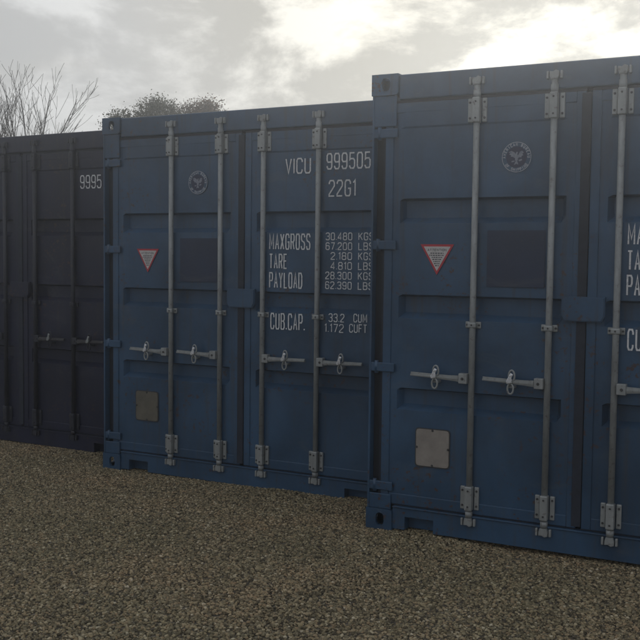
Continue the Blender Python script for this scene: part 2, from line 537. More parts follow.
ng = bpy.data.node_groups.new('scatter_stones', 'GeometryNodeTree')
ng.interface.new_socket(name='Geometry', in_out='INPUT', socket_type='NodeSocketGeometry')
ng.interface.new_socket(name='Geometry', in_out='OUTPUT', socket_type='NodeSocketGeometry')
G = N(ng)
gi = G.node('NodeGroupInput')
go = G.node('NodeGroupOutput')
dp = G.node('GeometryNodeDistributePointsOnFaces')
dp.inputs['Density'].default_value = 9200.0
ng.links.new(gi.outputs[0], dp.inputs['Mesh'])
join = G.node('GeometryNodeGeometryToInstance')
for k in range(7):
    ico = G.node('GeometryNodeMeshIcoSphere')
    ico.inputs['Radius'].default_value = 1.0
    ico.inputs['Subdivisions'].default_value = 2
    sp = G.node('GeometryNodeSetPosition')
    ng.links.new(ico.outputs[0], sp.inputs['Geometry'])
    pos = G.node('GeometryNodeInputPosition').outputs[0]
    nz = G.node('ShaderNodeTexNoise')
    G.put(nz.inputs['Vector'], G.vmath('ADD', pos, (k * 7.3, k * 3.1, k * 1.7)))
    nz.inputs['Scale'].default_value = 0.85
    nz.inputs['Detail'].default_value = 1.5
    off = G.vmath('MULTIPLY', G.vmath('SUBTRACT', nz.outputs['Color'], (0.5, 0.5, 0.5)), (1.7, 1.7, 1.5))
    ng.links.new(off, sp.inputs['Offset'])
    sh = G.node('GeometryNodeSetShadeSmooth')
    sh.inputs['Shade Smooth'].default_value = (k % 2 == 0)
    ng.links.new(sp.outputs[0], sh.inputs[0])
    sm = G.node('GeometryNodeSetMaterial')
    sm.inputs['Material'].default_value = M_STONE
    ng.links.new(sh.outputs[0], sm.inputs[0])
    ng.links.new(sm.outputs[0], join.inputs[0])
iop = G.node('GeometryNodeInstanceOnPoints')
ng.links.new(dp.outputs['Points'], iop.inputs['Points'])
ng.links.new(join.outputs[0], iop.inputs['Instance'])
iop.inputs['Pick Instance'].default_value = True
ri = G.node('FunctionNodeRandomValue', data_type='INT')
ri.inputs['Min'].default_value = 0
ri.inputs['Max'].default_value = 6
ng.links.new(ri.outputs[2], iop.inputs['Instance Index'])
rr = G.node('FunctionNodeRandomValue', data_type='FLOAT_VECTOR')
rr.inputs['Min'].default_value = (-0.45, -0.45, 0)
rr.inputs['Max'].default_value = (0.45, 0.45, 6.28)
rr.inputs['Seed'].default_value = 3
ng.links.new(rr.outputs[0], iop.inputs['Rotation'])
rs = G.node('FunctionNodeRandomValue', data_type='FLOAT')
rs.inputs['Min'].default_value = 0.0
rs.inputs['Max'].default_value = 1.0
rs.inputs['Seed'].default_value = 9
size = G.math('ADD', G.math('MULTIPLY', G.math('POWER', rs.outputs[1], 1.8), 0.0064), 0.0043)
cmb = G.node('ShaderNodeCombineXYZ')
ng.links.new(size, cmb.inputs[0])
ng.links.new(G.math('MULTIPLY', size, 0.88), cmb.inputs[1])
ng.links.new(G.math('MULTIPLY', size, 0.66), cmb.inputs[2])
ng.links.new(cmb.outputs[0], iop.inputs['Scale'])
ng.links.new(iop.outputs[0], go.inputs[0])
md = gravel.modifiers.new('scatter_stones', 'NODES')
md.node_group = ng

# ------------------------------------------------------------------ shipping containers
W, H, L = 2.438, 2.591, 6.058
CW, CL, CH = 0.162, 0.178, 0.118
Y_FRAME, Y_SKIN, Y_REC = 0.023, 0.030, 0.078
RECESSES = ((0.700, 0.826), (1.222, 1.357), (1.756, 1.896))
Z_DOOR0, Z_DOOR1 = 0.152, 2.428


def holed_face(bm, o, u, v, n, w_, h_, hole=None, mat=0, depth=0.02):
    o, u, v, n = Vector(o), Vector(u), Vector(v), Vector(n)
    if hole is None:
        f = bm.faces.new([bm.verts.new(o), bm.verts.new(o + u * w_), bm.verts.new(o + u * w_ + v * h_), bm.verts.new(o + v * h_)])
        f.material_index = mat
        return
    cx, cy, rx, ry = hole
    angs = sorted([2 * PI * k / 24 for k in range(24)] + [math.atan2(y - cy, x - cx) % (2 * PI) for x in (0, w_) for y in (0, h_)])
    outer, inner, lip = [], [], []
    for a in angs:
        ca, sa = math.cos(a), math.sin(a)
        tx = ((w_ - cx) / ca if ca > 1e-9 else (-cx / ca if ca < -1e-9 else 1e9))
        ty = ((h_ - cy) / sa if sa > 1e-9 else (-cy / sa if sa < -1e-9 else 1e9))
        t = min(tx, ty)
        outer.append(bm.verts.new(o + u * (cx + ca * t) + v * (cy + sa * t)))
        q = o + u * (cx + rx * math.copysign(abs(ca) ** 0.75, ca)) + v * (cy + ry * math.copysign(abs(sa) ** 0.75, sa))
        inner.append(bm.verts.new(q))
        lip.append(bm.verts.new(q - n * depth))
    k = len(angs)
    for i in range(k):
        j = (i + 1) % k
        bm.faces.new((outer[i], outer[j], inner[j], inner[i])).material_index = mat
        bm.faces.new((inner[i], inner[j], lip[j], lip[i])).material_index = mat


def make_casting(x_side, y_end, z_end, mat, parent):
    """hollow ISO corner fitting with oval holes in its end, its side and its top or bottom"""
    bm = bmesh.new()
    x0 = 0.0 if x_side == 0 else W - CW
    y0 = 0.0 if y_end == 0 else L - CL
    z0 = 0.0 if z_end == 0 else H - CH
    he = (CW / 2 + (0.006 if x_side == 0 else -0.006), CH / 2, 0.026, 0.036)
    hs = (CL / 2, CH / 2, 0.034, 0.030)
    ht = (CW / 2, CL / 2, 0.032, 0.055)
    holed_face(bm, (x0, y0, z0), (1, 0, 0), (0, 0, 1), (0, -1, 0), CW, CH, he if y_end == 0 else None)
    holed_face(bm, (x0, y0 + CL, z0), (1, 0, 0), (0, 0, 1), (0, 1, 0), CW, CH, he if y_end else None)
    holed_face(bm, (x0, y0, z0), (0, 1, 0), (0, 0, 1), (-1, 0, 0), CL, CH, hs if x_side == 0 else None)
    holed_face(bm, (x0 + CW, y0, z0), (0, 1, 0), (0, 0, 1), (1, 0, 0), CL, CH, hs if x_side else None)
    holed_face(bm, (x0, y0, z0 + CH), (1, 0, 0), (0, 1, 0), (0, 0, 1), CW, CL, ht if z_end else None)
    holed_face(bm, (x0, y0, z0), (1, 0, 0), (0, 1, 0), (0, 0, -1), CW, CL, ht if z_end == 0 else None)
    bmesh.ops.remove_doubles(bm, verts=bm.verts[:], dist=1e-5)
    bmesh.ops.recalc_face_normals(bm, faces=bm.faces[:])
    o = finish('corner_casting', bm, mat, parent)
    b = o.modifiers.new('round', 'BEVEL')
    b.width = 0.017
    b.segments = 3
    b.limit_method = 'WEIGHT'
    b.use_clamp_overlap = False
    at = o.data.attributes.new('bevel_weight_edge', 'FLOAT', 'EDGE')
    lo, hi = (x0, y0, z0), (x0 + CW, y0 + CL, z0 + CH)
    for e in o.data.edges:
        p, q = (o.data.vertices[i].co for i in e.vertices)
        n_on = sum(1 for k in range(3) if abs(p[k] - q[k]) < 1e-6 and min(abs(p[k] - lo[k]), abs(p[k] - hi[k])) < 1e-6)
        at.data[e.index].value = 1.0 if n_on >= 2 else 0.0
    return o


def door_mesh(x0, x1, r0, r1, seed):
    """framed steel door leaf: skin with three pressed horizontal recesses, a crease near the top"""
    bm = bmesh.new()
    zs = [Z_DOOR0 + 0.055]
    depth = [0.0]
    for a, b in RECESSES:
        zs += [a, a + 0.034, b - 0.012, b]
        depth += [0, 1, 1, 0]
    zs += [2.286, 2.296, Z_DOOR1 - 0.05]
    depth += [0, -0.10, -0.10]
    # finer rows between for gentle panel buckles
    Z, Dp = [zs[0]], [depth[0]]
    for i in range(1, len(zs)):
        k = max(1, int((zs[i] - zs[i - 1]) / 0.06))
        for q in range(1, k + 1):
            t = q / k
            Z.append(zs[i - 1] + (zs[i] - zs[i - 1]) * t)
            Dp.append(depth[i - 1] + (depth[i] - depth[i - 1]) * t)
    xs = [x0 + 0.012, r0, r0 + 0.026]
    k = 18
    xs += [r0 + 0.026 + (r1 - r0 - 0.052) * q / k for q in range(1, k)]
    xs += [r1 - 0.026, r1, x1 - 0.012]
    rows = []
    for z, d in zip(Z, Dp):
        row = []
        for i, x in enumerate(xs):
            f = 0.0 if i <= 1 or i >= len(xs) - 2 else 1.0
            dent = 0.0035 * noise.noise(Vector((x * 2.6 + seed, z * 3.4, seed))) * f
            row.append(bm.verts.new((x, Y_SKIN + (Y_REC - Y_SKIN) * d * f + dent, z)))
        rows.append(row)
    for j in range(len(rows) - 1):
        for i in range(len(xs) - 1):
            bm.faces.new((rows[j][i], rows[j][i + 1], rows[j + 1][i + 1], rows[j + 1][i]))
    # frame of the leaf
    box(bm, x0, x0 + 0.050, Y_FRAME, 0.075, Z_DOOR0, Z_DOOR1, 0.004)
    box(bm, x1 - 0.050, x1, Y_FRAME, 0.075, Z_DOOR0, Z_DOOR1, 0.004)
    box(bm, x0 + 0.050, x1 - 0.050, Y_FRAME + 0.001, 0.075, Z_DOOR0, Z_DOOR0 + 0.062, 0.004)
    box(bm, x0 + 0.050, x1 - 0.050, Y_FRAME + 0.001, 0.075, Z_DOOR1 - 0.055, Z_DOOR1, 0.004)
    box(bm, x0 + 0.03, x1 - 0.03, 0.076, 0.084, Z_DOOR0 + 0.02, Z_DOOR1 - 0.02)
    return bm


def lock_bar(root, s, side, pal, seed):
    """one vertical locking bar with brackets, cams, handle; side -1: handle points left, +1: right"""
    rng = random.Random(seed)
    yb = 0.008
    r = 0.0172
    bm = bmesh.new()
    tube(bm, [Vector((s, yb, 0.12)), Vector((s, yb, 2.50))], [r, r], 16)
    tube(bm, [Vector((s, yb, 2.415)), Vector((s, yb, 2.47))], [0.020, 0.0205], 16)
    tube(bm, [Vector((s, yb, 0.138)), Vector((s, yb, 0.17))], [0.020, 0.0205], 16)
    bar = finish('lock_bar', bm, pal['bar'], root)
    for zc in (2.362, 0.243):
        bm = bmesh.new()
        hh = 0.064
        for sg in (-1, 1):
            box(bm, s + sg * 0.040 - 0.013, s + sg * 0.040 + 0.013, 0.013, 0.0285, zc - hh, zc + hh, 0.004)
            for dz in (-0.042, 0.042):
                bolt(bm, s + sg * 0.041, 0.0125, zc + dz, 0.0065, 0.006)
        box(bm, s - 0.0215, s + 0.0215, -0.016, 0.0280, zc - hh - 0.004, zc + hh + 0.004, 0.007)
        for dz in (-0.044, 0.044):
            bolt(bm, s, -0.0165, zc + dz, 0.0055, 0.005)
        # short collar under or over the bracket
        finish('bearing_bracket', bm, [pal['bracket'], M_BOLT], bar)
    bm = bmesh.new()
    box(bm, s - 0.044, s + 0.044, 0.0165, 0.0285, 1.183, 1.219, 0.004)
    box(bm, s - 0.024, s + 0.024, -0.0125, 0.0282, 1.186, 1.216, 0.006)
    for sg in (-1, 1):
        bolt(bm, s + sg * 0.034, 0.016, 1.201, 0.006, 0.005)
    bolt(bm, s, -0.013, 1.201, 0.005, 0.004)
    finish('guide_bracket', bm, [pal['bracket'], M_BOLT], bar)
    for zc, dr in ((2.518, 1), (0.112, -1)):
        bm = bmesh.new()
        # cam on the bar end: a hooked block with a lip
        prism(bm, [(s - 0.018, zc - 0.022 * dr), (s + 0.018, zc - 0.022 * dr), (s + 0.026, zc - 0.002 * dr), (s + 0.024, zc + 0.018 * dr),
                   (s + 0.008, zc + 0.024 * dr), (s - 0.006, zc + 0.016 * dr), (s - 0.024, zc + 0.018 * dr), (s - 0.024, zc - 0.004 * dr)][::dr], -0.012, 0.010, 0, 0.003)
        # lugs of the keeper that catch the cam
        for sg in (-1, 1):
            box(bm, s + sg * 0.036 - 0.006, s + sg * 0.036 + 0.006, -0.008, 0.0125, zc - 0.020, zc + 0.020, 0.003)
        finish('cam_keeper', bm, pal['bracket'] if dr < 0 else pal['cam'], bar)
    # handle
    zh = 0.906
    bm = bmesh.new()
    hx0, hx1 = s + side * 0.016, s + side * 0.064
    box(bm, min(hx0, hx1), max(hx0, hx1), -0.026, 0.014, zh - 0.027, zh + 0.029, 0.003)
    bolt(bm, (hx0 + hx1) / 2 + side * 0.002, -0.0265, zh, 0.008, 0.005)
    finish('handle_hub', bm, [pal['bracket'], M_BOLT], bar)
    bm = bmesh.new()
    x_in, x_out = s + side * 0.065, s + side * 0.348
    up = 0.010 if side < 0 else 0.006
    pts = [(x_in, zh - 0.018), (x_in, zh + 0.016), (s + side * 0.12, zh + 0.014), (x_out, zh + up + 0.010), (x_out, zh + up - 0.011), (s + side * 0.12, zh - 0.013)]
    if side < 0:
        pts = pts[::-1]
    prism(bm, pts, -0.022, -0.010, 0, 0.003)
    prism(bm, [(x, zh + (z - zh) * 0.45) for x, z in pts], -0.029, -0.0215, 0, 0.003)
    finish('handle', bm, pal['handle'], bar)
    # latch that holds the handle: keeper loops above and below with a bright swivel catch
    xl = s + side * (0.196 + rng.uniform(-0.008, 0.008))
    bm = bmesh.new()
    for dz, hh in ((0.034, 0.030), (-0.036, 0.028)):
        pts = [Vector((xl + 0.016 * math.cos(a) + 0.006 * (1 if dz > 0 else 0), -0.024, zh + dz + hh * math.sin(a))) for a in [2 * PI * k / 16 for k in range(17)]]
        tube(bm, pts, [0.0056] * 17, 6, 0, False)
    box(bm, xl - 0.019, xl + 0.019, -0.0125, 0.0295, zh - 0.034, zh - 0.020, 0.003)
    loop = finish('handle_latch', bm, pal['bracket'], bar)
    bm = bmesh.new()
    a0 = rng.uniform(-0.25, 0.25)
    box(bm, xl - 0.009, xl + 0.009, -0.040, -0.030, zh + 0.002, zh + 0.050, 0.003, 0, 0.35 + a0)
    box(bm, xl - 0.019, xl + 0.010, -0.042, -0.031, zh - 0.006, zh + 0.012, 0.003, 0, -0.35 + a0)
    box(bm, xl - 0.004, xl + 0.015, -0.041, -0.032, zh + 0.032, zh + 0.043, 0.003, 0, -0.5 + a0)
    tube(bm, [Vector((xl, -0.045, zh + 0.012)), Vector((xl, -0.028, zh + 0.012))], [0.012, 0.012], 12)
    finish('latch_catch', bm, pal['catch'], bar)
    return bar


def emblem(door, cx, cz, R=0.080):
    """round classification mark: double ring, lettering round the rim, spread-winged bird"""
    bm = bmesh.new()
    y = Y_SKIN - 0.0065

    def ring(r0, r1, mat, yy, k=48):
        a = [bm.verts.new((cx + r0 * math.cos(2 * PI * i / k), yy, cz + r0 * math.sin(2 * PI * i / k))) for i in range(k)]
        b = [bm.verts.new((cx + r1 * math.cos(2 * PI * i / k), yy, cz + r1 * math.sin(2 * PI * i / k))) for i in range(k)]
        for i in range(k):
            f = bm.faces.new((a[i], a[(i + 1) % k], b[(i + 1) % k], b[i]))
            f.material_index = mat

    def disc(r, mat, yy, k=48):
        f = bm.faces.new([bm.verts.new((cx + r * math.cos(2 * PI * i / k), yy, cz + r * math.sin(2 * PI * i / k))) for i in range(k)])
        f.material_index = mat
    # thin rim so the decal has an edge
    k = 48
    disc(R, 2, y)
    ring(R * 0.965, R, 0, y - 0.0004)
    disc(R * 0.70, 1, y - 0.0004)

    def arc_text(body, r, size, a_start, a_end, inward):
        n_ = len(body)
        for i, ch in enumerate(body):
            if ch == ' ':
                continue
            a = a_start + (a_end - a_start) * (i + 0.5) / n_
            t = text_mesh(ch, -size * (0.30 if ch != 'I' else 0.08), size * (0.30 if ch != 'I' else 0.08), -size / 2, size / 2, 0.0, size * 0.17)
            rot = (PI / 2 - a) if not inward else (-PI / 2 - a)
            M = Matrix.Translation((cx + r * math.cos(a), y - 0.0008, cz + r * math.sin(a))) @ Matrix.Rotation(rot, 4, 'Y')
            merge(bm, t, M, 0)
    d = math.radians
    arc_text('AMERICAN BUREAU', R * 0.835, R * 0.20, d(187), d(-7), False)
    arc_text('OF SHIPPING', R * 0.835, R * 0.20, d(212), d(328), True)

    def flat(pts, mat):
        f = bm.faces.new([bm.verts.new((cx + R * x, y - 0.0012, cz + R * z)) for x, z in pts])
        f.material_index = mat
    # bird: two wings, body with head, tail and talons
    flat([(-0.05, 0.10), (-0.12, 0.30), (-0.34, 0.42), (-0.56, 0.34), (-0.44, 0.26), (-0.50, 0.17), (-0.36, 0.13), (-0.38, 0.03), (-0.24, 0.02), (-0.10, -0.08)], 3)
    flat([(0.06, 0.08), (0.14, 0.16), (0.24, 0.36), (0.38, 0.40), (0.50, 0.28), (0.40, 0.22), (0.46, 0.10), (0.34, 0.06), (0.34, -0.04), (0.20, -0.02), (0.10, -0.10)], 3)
    flat([(-0.08, 0.08), (-0.06, 0.26), (0.02, 0.36), (0.10, 0.30), (0.06, 0.24), (0.08, 0.06), (0.10, -0.22), (0.0, -0.30), (-0.10, -0.20)], 3)
    flat([(-0.06, -0.28), (0.06, -0.28), (0.14, -0.50), (0.0, -0.44), (-0.16, -0.52)], 3)
    flat([(0.14, -0.20), (0.36, -0.12), (0.40, -0.22), (0.20, -0.30)], 3)
    flat([(-0.14, -0.22), (-0.34, -0.26), (-0.32, -0.34), (-0.12, -0.30)], 3)
    bmesh.ops.recalc_face_normals(bm, faces=bm.faces[:])
    finish('round_emblem', bm, [M_WHITE_DIM, M_EMB, door.data.materials[0], M_BIRD], door)


def sticker(door):
    """downward triangle with a red border"""
    bm = bmesh.new()
    y = Y_SKIN - 0.0062
    cx, zt, hw, ht = 0.402, 1.640, 0.099, 0.169

    def tri(sc, dz, yy, mat, th=0.0012):
        prism(bm, [(cx - hw * sc, zt - dz), (cx, zt - dz - ht * sc), (cx + hw * sc, zt - dz)], yy, yy + th, mat)
    tri(1.0, 0.0, y, 0)
    tri(0.80, 0.0125, y - 0.0005, 1)
    yy = y - 0.0009
    merge(bm, text_mesh('ATTENTION', cx - 0.056, cx + 0.056, zt - 0.038, zt - 0.024, yy, 0.0026), mat=2)
    rng = random.Random(5)
    z = zt - 0.049
    for wd in (0.078, 0.094, 0.062, 0.054, 0.04, 0.034, 0.022):
        wd = min(wd, 1.0 * (ht - (zt - z)) * hw * 2 / ht * 0.72)
        x = cx - wd / 2
        while x < cx + wd / 2 - 0.004:
            q = rng.uniform(0.005, 0.013)
            box(bm, x, min(x + q, cx + wd / 2), yy, yy + 0.0006, z - 0.0035, z + 0.0025, 0, 2)
            x += q + 0.0035
        z -= 0.0115
    finish('warning_sticker', bm, [M_RED, M_STWHITE, M_STTEXT], door)


def data_plate(door, mat):
    bm = bmesh.new()
    x0, x1, z0, z1 = 0.297, 0.493, 0.392, 0.601
    y = Y_SKIN - 0.008

    def outline(g):
        pts = []
        c = 0.016
        for sx, sz in ((1, 1), (0, 1), (0, 0), (1, 0)):
            px, pz = (x1 - g if sx else x0 + g), (z1 - g if sz else z0 + g)
            dx, dz = (-1 if sx else 1), (-1 if sz else 1)
            q = [(px, pz + dz * c), (px + dx * c * 0.3, pz + dz * c * 0.3), (px + dx * c, pz)]
            pts += q if (sx, sz) in ((1, 1), (0, 0)) else q[::-1]
        return pts
    prism(bm, outline(-0.006), y + 0.002, y + 0.004, 1)
    prism(bm, outline(0.0), y, y + 0.002, 0)
    for bx_, bz_ in ((x0 + 0.004, (z0 + z1) / 2), (x1 - 0.004, (z0 + z1) / 2), ((x0 + x1) / 2, z1 - 0.005), ((x0 + x1) / 2, z0 + 0.005)):
        bolt(bm, bx_, y, bz_, 0.007, 0.004, 1)
    finish('data_plate', bm, [mat, M_BOLT], door)


def lettering(door, name, rows, y=None):
    for body, x0, x1, z0, z1, bold in rows:
        bm = bmesh.new()
        merge(bm, text_mesh(body, x0, x1, z0, z1, (Y_SKIN - 0.0055) if y is None else y, bold), mat=0)
        bmesh.ops.recalc_face_normals(bm, faces=bm.faces[:])
        finish(name, bm, M_WHITE, door)


def make_container(label, loc, yaw, pal, seed, plate=None, marks=True, serial='full'):
    root = thing('shipping_container', label, 'shipping container', loc, -yaw, 'shipping containers standing side by side')
    P = pal['paint']
    for xs in (0, 1):
        for ye in (0, 1):
            for ze in (0, 1):
                make_casting(xs, ye, ze, P, root)
    # corner posts at the door end: outer lip, recessed channel, gussets top and bottom
    for sx in (0, 1):
        def X(a, b):
            return (a, b) if sx == 0 else (W - b, W - a)
        bm = bmesh.new()
        a, b = X(0.004, 0.017)
        box(bm, a, b, 0.006, 0.12, CH, H - CH, 0.003)
        a, b = X(0.017, 0.160)
        box(bm, a, b, 0.090, 0.125, CH, H - CH, 0.003)
        a, b = X(0.004, 0.150)
        box(bm, a, b, 0.010, 0.0215, 2.300, H - CH - 0.001, 0.004)
        box(bm, a, b, 0.010, 0.0215, CH + 0.001, 0.206, 0.004)
        post = finish('corner_post', bm, P, root)
        bm = bmesh.new()
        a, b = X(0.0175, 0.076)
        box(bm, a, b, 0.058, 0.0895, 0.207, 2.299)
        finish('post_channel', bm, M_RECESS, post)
        bm = bmesh.new()
        a, b = X(0.004, CW)
        box(bm, a, b, L - 0.14, L - 0.004, CH, H - CH, 0.004)
        finish('rear_post', bm, P, root)
    # door header and sill
    bm = bmesh.new()
    box(bm, CW + 0.001, W - CW - 0.001, 0.0125, 0.10, 2.446, H - 0.006, 0.008)
    box(bm, CW + 0.001, W - CW - 0.001, 0.1001, 0.20, 2.50, H - 0.008, 0.006)
    finish('door_header', bm, P, root)
    bm = bmesh.new()
    # sill with a forklift-style notch beside each bottom casting
    for a, b, z0 in ((CW + 0.001, 0.238, 0.0125), (0.238, 0.412, 0.088), (0.412, W - 0.412, 0.0125), (W - 0.412, W - 0.238, 0.088), (W - 0.238, W - CW - 0.001, 0.0125)):
        box(bm, a, b, 0.0125, 0.11, z0, 0.136, 0.0)
    box(bm, 0.239, 0.411, 0.08, 0.10, 0.012, 0.087)
    box(bm, W - 0.411, W - 0.239, 0.08, 0.10, 0.012, 0.087)
    box(bm, CW + 0.002, W - CW - 0.002, 0.004, 0.06, 0.1365, 0.144, 0.002)
    sill = finish('door_sill', bm, P, root)
    # side walls (trapezoid corrugation), end wall, roof, base
    for sx in (0, 1):
        bm = bmesh.new()
        prof = []
        y = CL
        while y < L - CL - 0.28:
            prof += [(y, 0.0125), (y + 0.07, 0.0125), (y + 0.138, 0.048), (y + 0.21, 0.048)]
            y += 0.278
        prof += [(y, 0.0125), (L - CL, 0.0125)]
        col = []
        for yy, d in prof:
            x = d if sx == 0 else W - d
            col.append((bm.verts.new((x, yy, 0.15)), bm.verts.new((x, yy, 2.53))))
        for i in range(len(col) - 1):
            bm.faces.new((col[i][0], col[i + 1][0], col[i + 1][1], col[i][1]))
        a, b = (0.005, 0.065) if sx == 0 else (W - 0.065, W - 0.005)
        box(bm, a, b, CL + 0.001, L - CL - 0.001, 2.525, H - 0.008, 0.004)
        box(bm, a, b, CL + 0.001, L - CL - 0.001, 0.012, 0.155, 0.004)
        finish('side_wall', bm, P, root)
    bm = bmesh.new()
    prof, x = [], CW
    while x < W - CW - 0.25:
        prof += [(x, 0.0125), (x + 0.08, 0.0125), (x + 0.12, 0.05), (x + 0.2, 0.05)]
        x += 0.24
    prof += [(x, 0.0125), (W - CW, 0.0125)]
    col = [(bm.verts.new((xx, L - d, 0.05)), bm.verts.new((xx, L - d, H - 0.04))) for xx, d in prof]
    for i in range(len(col) - 1):
        bm.faces.new((col[i][0], col[i + 1][0], col[i + 1][1], col[i][1]))
    finish('end_wall', bm, P, root)
    bm = bmesh.new()
    prof, y = [], 0.2
    while y < L - 0.35:
        prof += [(y, 0.018), (y + 0.06, 0.018), (y + 0.08, 0.036), (y + 0.15, 0.036), (y + 0.17, 0.018)]
        y += 0.21
    prof += [(L - 0.02, 0.018)]
    col = [(bm.verts.new((0.062, yy, H - d)), bm.verts.new((W - 0.062, yy, H - d))) for yy, d in prof]
    for i in range(len(col) - 1):
        bm.faces.new((col[i][0], col[i][1], col[i + 1][1], col[i + 1][0]))
    finish('roof', bm, P, root)
    bm = bmesh.new()
    box(bm, 0.07, W - 0.07, 0.12, L - 0.05, 0.10, 0.15)
    finish('floor', bm, M_RECESS, root)

    # doors
    doors = []
    for side, (x0, x1, r0, r1) in enumerate(((0.080, 1.205, 0.172, 1.112), (1.233, 2.358, 1.325, 2.266))):
        d = finish('door', door_mesh(x0, x1, r0, r1, seed + side), P, root)
        doors.append(d)
        bm = bmesh.new()
        outer = x0 if side == 0 else x1
        sg = -1 if side == 0 else 1
        a, b = sorted((outer + sg * 0.002, outer + sg * 0.016))
        box(bm, a, b, 0.034, 0.072, Z_DOOR0, Z_DOOR1)
        box(bm, x0, x1, 0.030, 0.075, Z_DOOR1 + 0.001, Z_DOOR1 + 0.016)
        box(bm, x0, x1, 0.030, 0.075, Z_DOOR0 - 0.006, Z_DOOR0 - 0.001)
        if side == 0:
            box(bm, x1 - 0.022, x1 + 0.026, 0.0165, 0.0225, Z_DOOR0 + 0.01, Z_DOOR1 - 0.01, 0.002)
            box(bm, x1 + 0.001, x1 + 0.026, 0.0228, 0.075, Z_DOOR0 + 0.012, Z_DOOR1 - 0.012)
        finish('door_gasket', bm, M_RUBBER, d)
        for hz in (2.262, 1.634, 0.938, 0.252):
            bm = bmesh.new()
            i0, i1 = (0.012, 0.158) if side == 0 else (W - 0.158, W - 0.012)
            px = 0.046 if side == 0 else W - 0.046
            box(bm, i0, i1, 0.009, 0.0225, hz - 0.026, hz + 0.026, 0.005)
            tube(bm, [Vector((px, 0.018, hz - 0.036)), Vector((px, 0.018, hz + 0.036))], [0.012, 0.012], 12)
            finish('hinge', bm, P, d)
    # overlap block across the meeting edge, on the right leaf
    bm = bmesh.new()
    prism(bm, [(1.108, 1.372), (1.108, 1.275), (1.125, 1.243), (1.315, 1.243), (1.332, 1.275), (1.332, 1.372)], -0.010, 0.0160, 0, 0.006)
    finish('overlap_block', bm, P, doors[1])
    # painted-out panel
    if marks:
        bm = bmesh.new()
        prism(bm, [(0.690, 1.412), (1.008, 1.412), (1.008, 1.716), (0.690, 1.716)], Y_SKIN - 0.0058, Y_SKIN - 0.0045)
        pp = finish('painted_out_patch', bm, M_PATCH, doors[0])
        emblem(doors[0], 0.842, 2.104)
        sticker(doors[0])
        data_plate(doors[0], plate)
    dx = 0.022
    if serial == 'full':
        lettering(doors[1], 'serial_lettering', [('VICU', 1.528 + dx, 1.722 + dx, 2.140, 2.245, 0.0095), ('999505', 1.837 + dx, 2.156 + dx, 2.160, 2.267, 0.0095),
                                                 ('22G1', 1.855 + dx, 2.054 + dx, 1.985, 2.094, 0.0095)])
    elif serial == 'part':
        lettering(doors[1], 'serial_lettering', [('9995', 1.853 + dx, 2.078 + dx, 2.132, 2.240, 0.0095)])
    if marks:
        rows = [('MAXGROSS', 1.407 + dx, 1.724 + dx, 1.640, 1.748, 0.0088), ('TARE', 1.407 + dx, 1.548 + dx, 1.512, 1.614, 0.0088),
                ('PAYLOAD', 1.408 + dx, 1.666 + dx, 1.382, 1.490, 0.0088), ('CUB.CAP.', 1.420 + dx, 1.688 + dx, 1.104, 1.216, 0.0088)]
        zz = 1.704
        for body, unit in (('30.480', 'KGS'), ('67.200', 'LBS'), ('2.180', 'KGS'), ('4.810', 'LBS'), ('28.300', 'KGS'), ('62.390', 'LBS')):
            x1 = 2.032 + dx
            x0 = x1 - (0.194 if len(body) == 6 else 0.156)
            rows += [(body, x0, x1, zz, zz + 0.050, 0.0058), (unit, 2.076 + dx, 2.184 + dx, zz, zz + 0.050, 0.0058)]
            zz -= 0.0635
        rows += [('33.2', 1.866 + dx, 1.982 + dx, 1.172, 1.228, 0.0058), ('CUM', 2.048 + dx, 2.146 + dx, 1.176, 1.232, 0.0058),
                 ('1.172', 1.836 + dx, 1.978 + dx, 1.104, 1.160, 0.0058), ('CUFT', 2.018 + dx, 2.146 + dx, 1.109, 1.165, 0.0058)]
        lettering(doors[1], 'capacity_lettering', rows)
    for i, (s, side) in enumerate(((0.622, -1), (1.042, -1), (1.388, 1), (1.809, 1))):
        lock_bar(root, s, side, pal, seed * 10 + i)
    return root


PAL_M = dict(paint=M_BLUE_M, bar=M_GALV, bracket=M_GALVB, cam=M_GALV, handle=M_GALVB, catch=M_BRIGHT)
PAL_R = dict(paint=M_BLUE_R, bar=M_GALV, bracket=M_GALVB, cam=M_GALV, handle=M_GALVB, catch=M_BRIGHT)
PAL_L = dict(paint=M_NAVY, bar=M_DARKBAR, bracket=M_DARKBAR, cam=M_DARKBAR, handle=M_DULL, catch=M_GALVB)
make_container('dark navy container set back at the left, doors and bars all painted navy, marked 9995',
               (-3.5787, 9.0162, 0.0), 0.5189, PAL_L, 3, marks=False, serial='part')
make_container('middle blue container with serial VICU 999505 in white on its right door',
               (-1.6138, 7.431, 0.0121), 0.4988, PAL_M, 1, plate=M_PLATE_M)
make_container('nearest blue container at the right, standing forward of the one marked VICU 999505',
               (0.2784, 5.7457, 0.0437), 0.4845, PAL_R, 2, plate=M_PLATE_R, serial=None)


# ------------------------------------------------------------------ trees behind the row
def bark(name, col):
    m, n, p = new_mat(name)
    co = n.node('ShaderNodeTexCoord').outputs['Object']
    a = n.noise(n.mapping(co, scale=(1, 1, 0.3)), 14, 5, 0.65)
    n.put(p.inputs['Base Color'], n.mix(n.maprange(a, 0.3, 0.7, 0, 1), tuple(q * 0.6 for q in col), col))
    p.inputs['Roughness'].default_value = 0.85
    return m


M_BARK = bark('grey_brown_bark', (0.11, 0.085, 0.065))
M_TWIG = bark('twig_bark', (0.085, 0.068, 0.055))


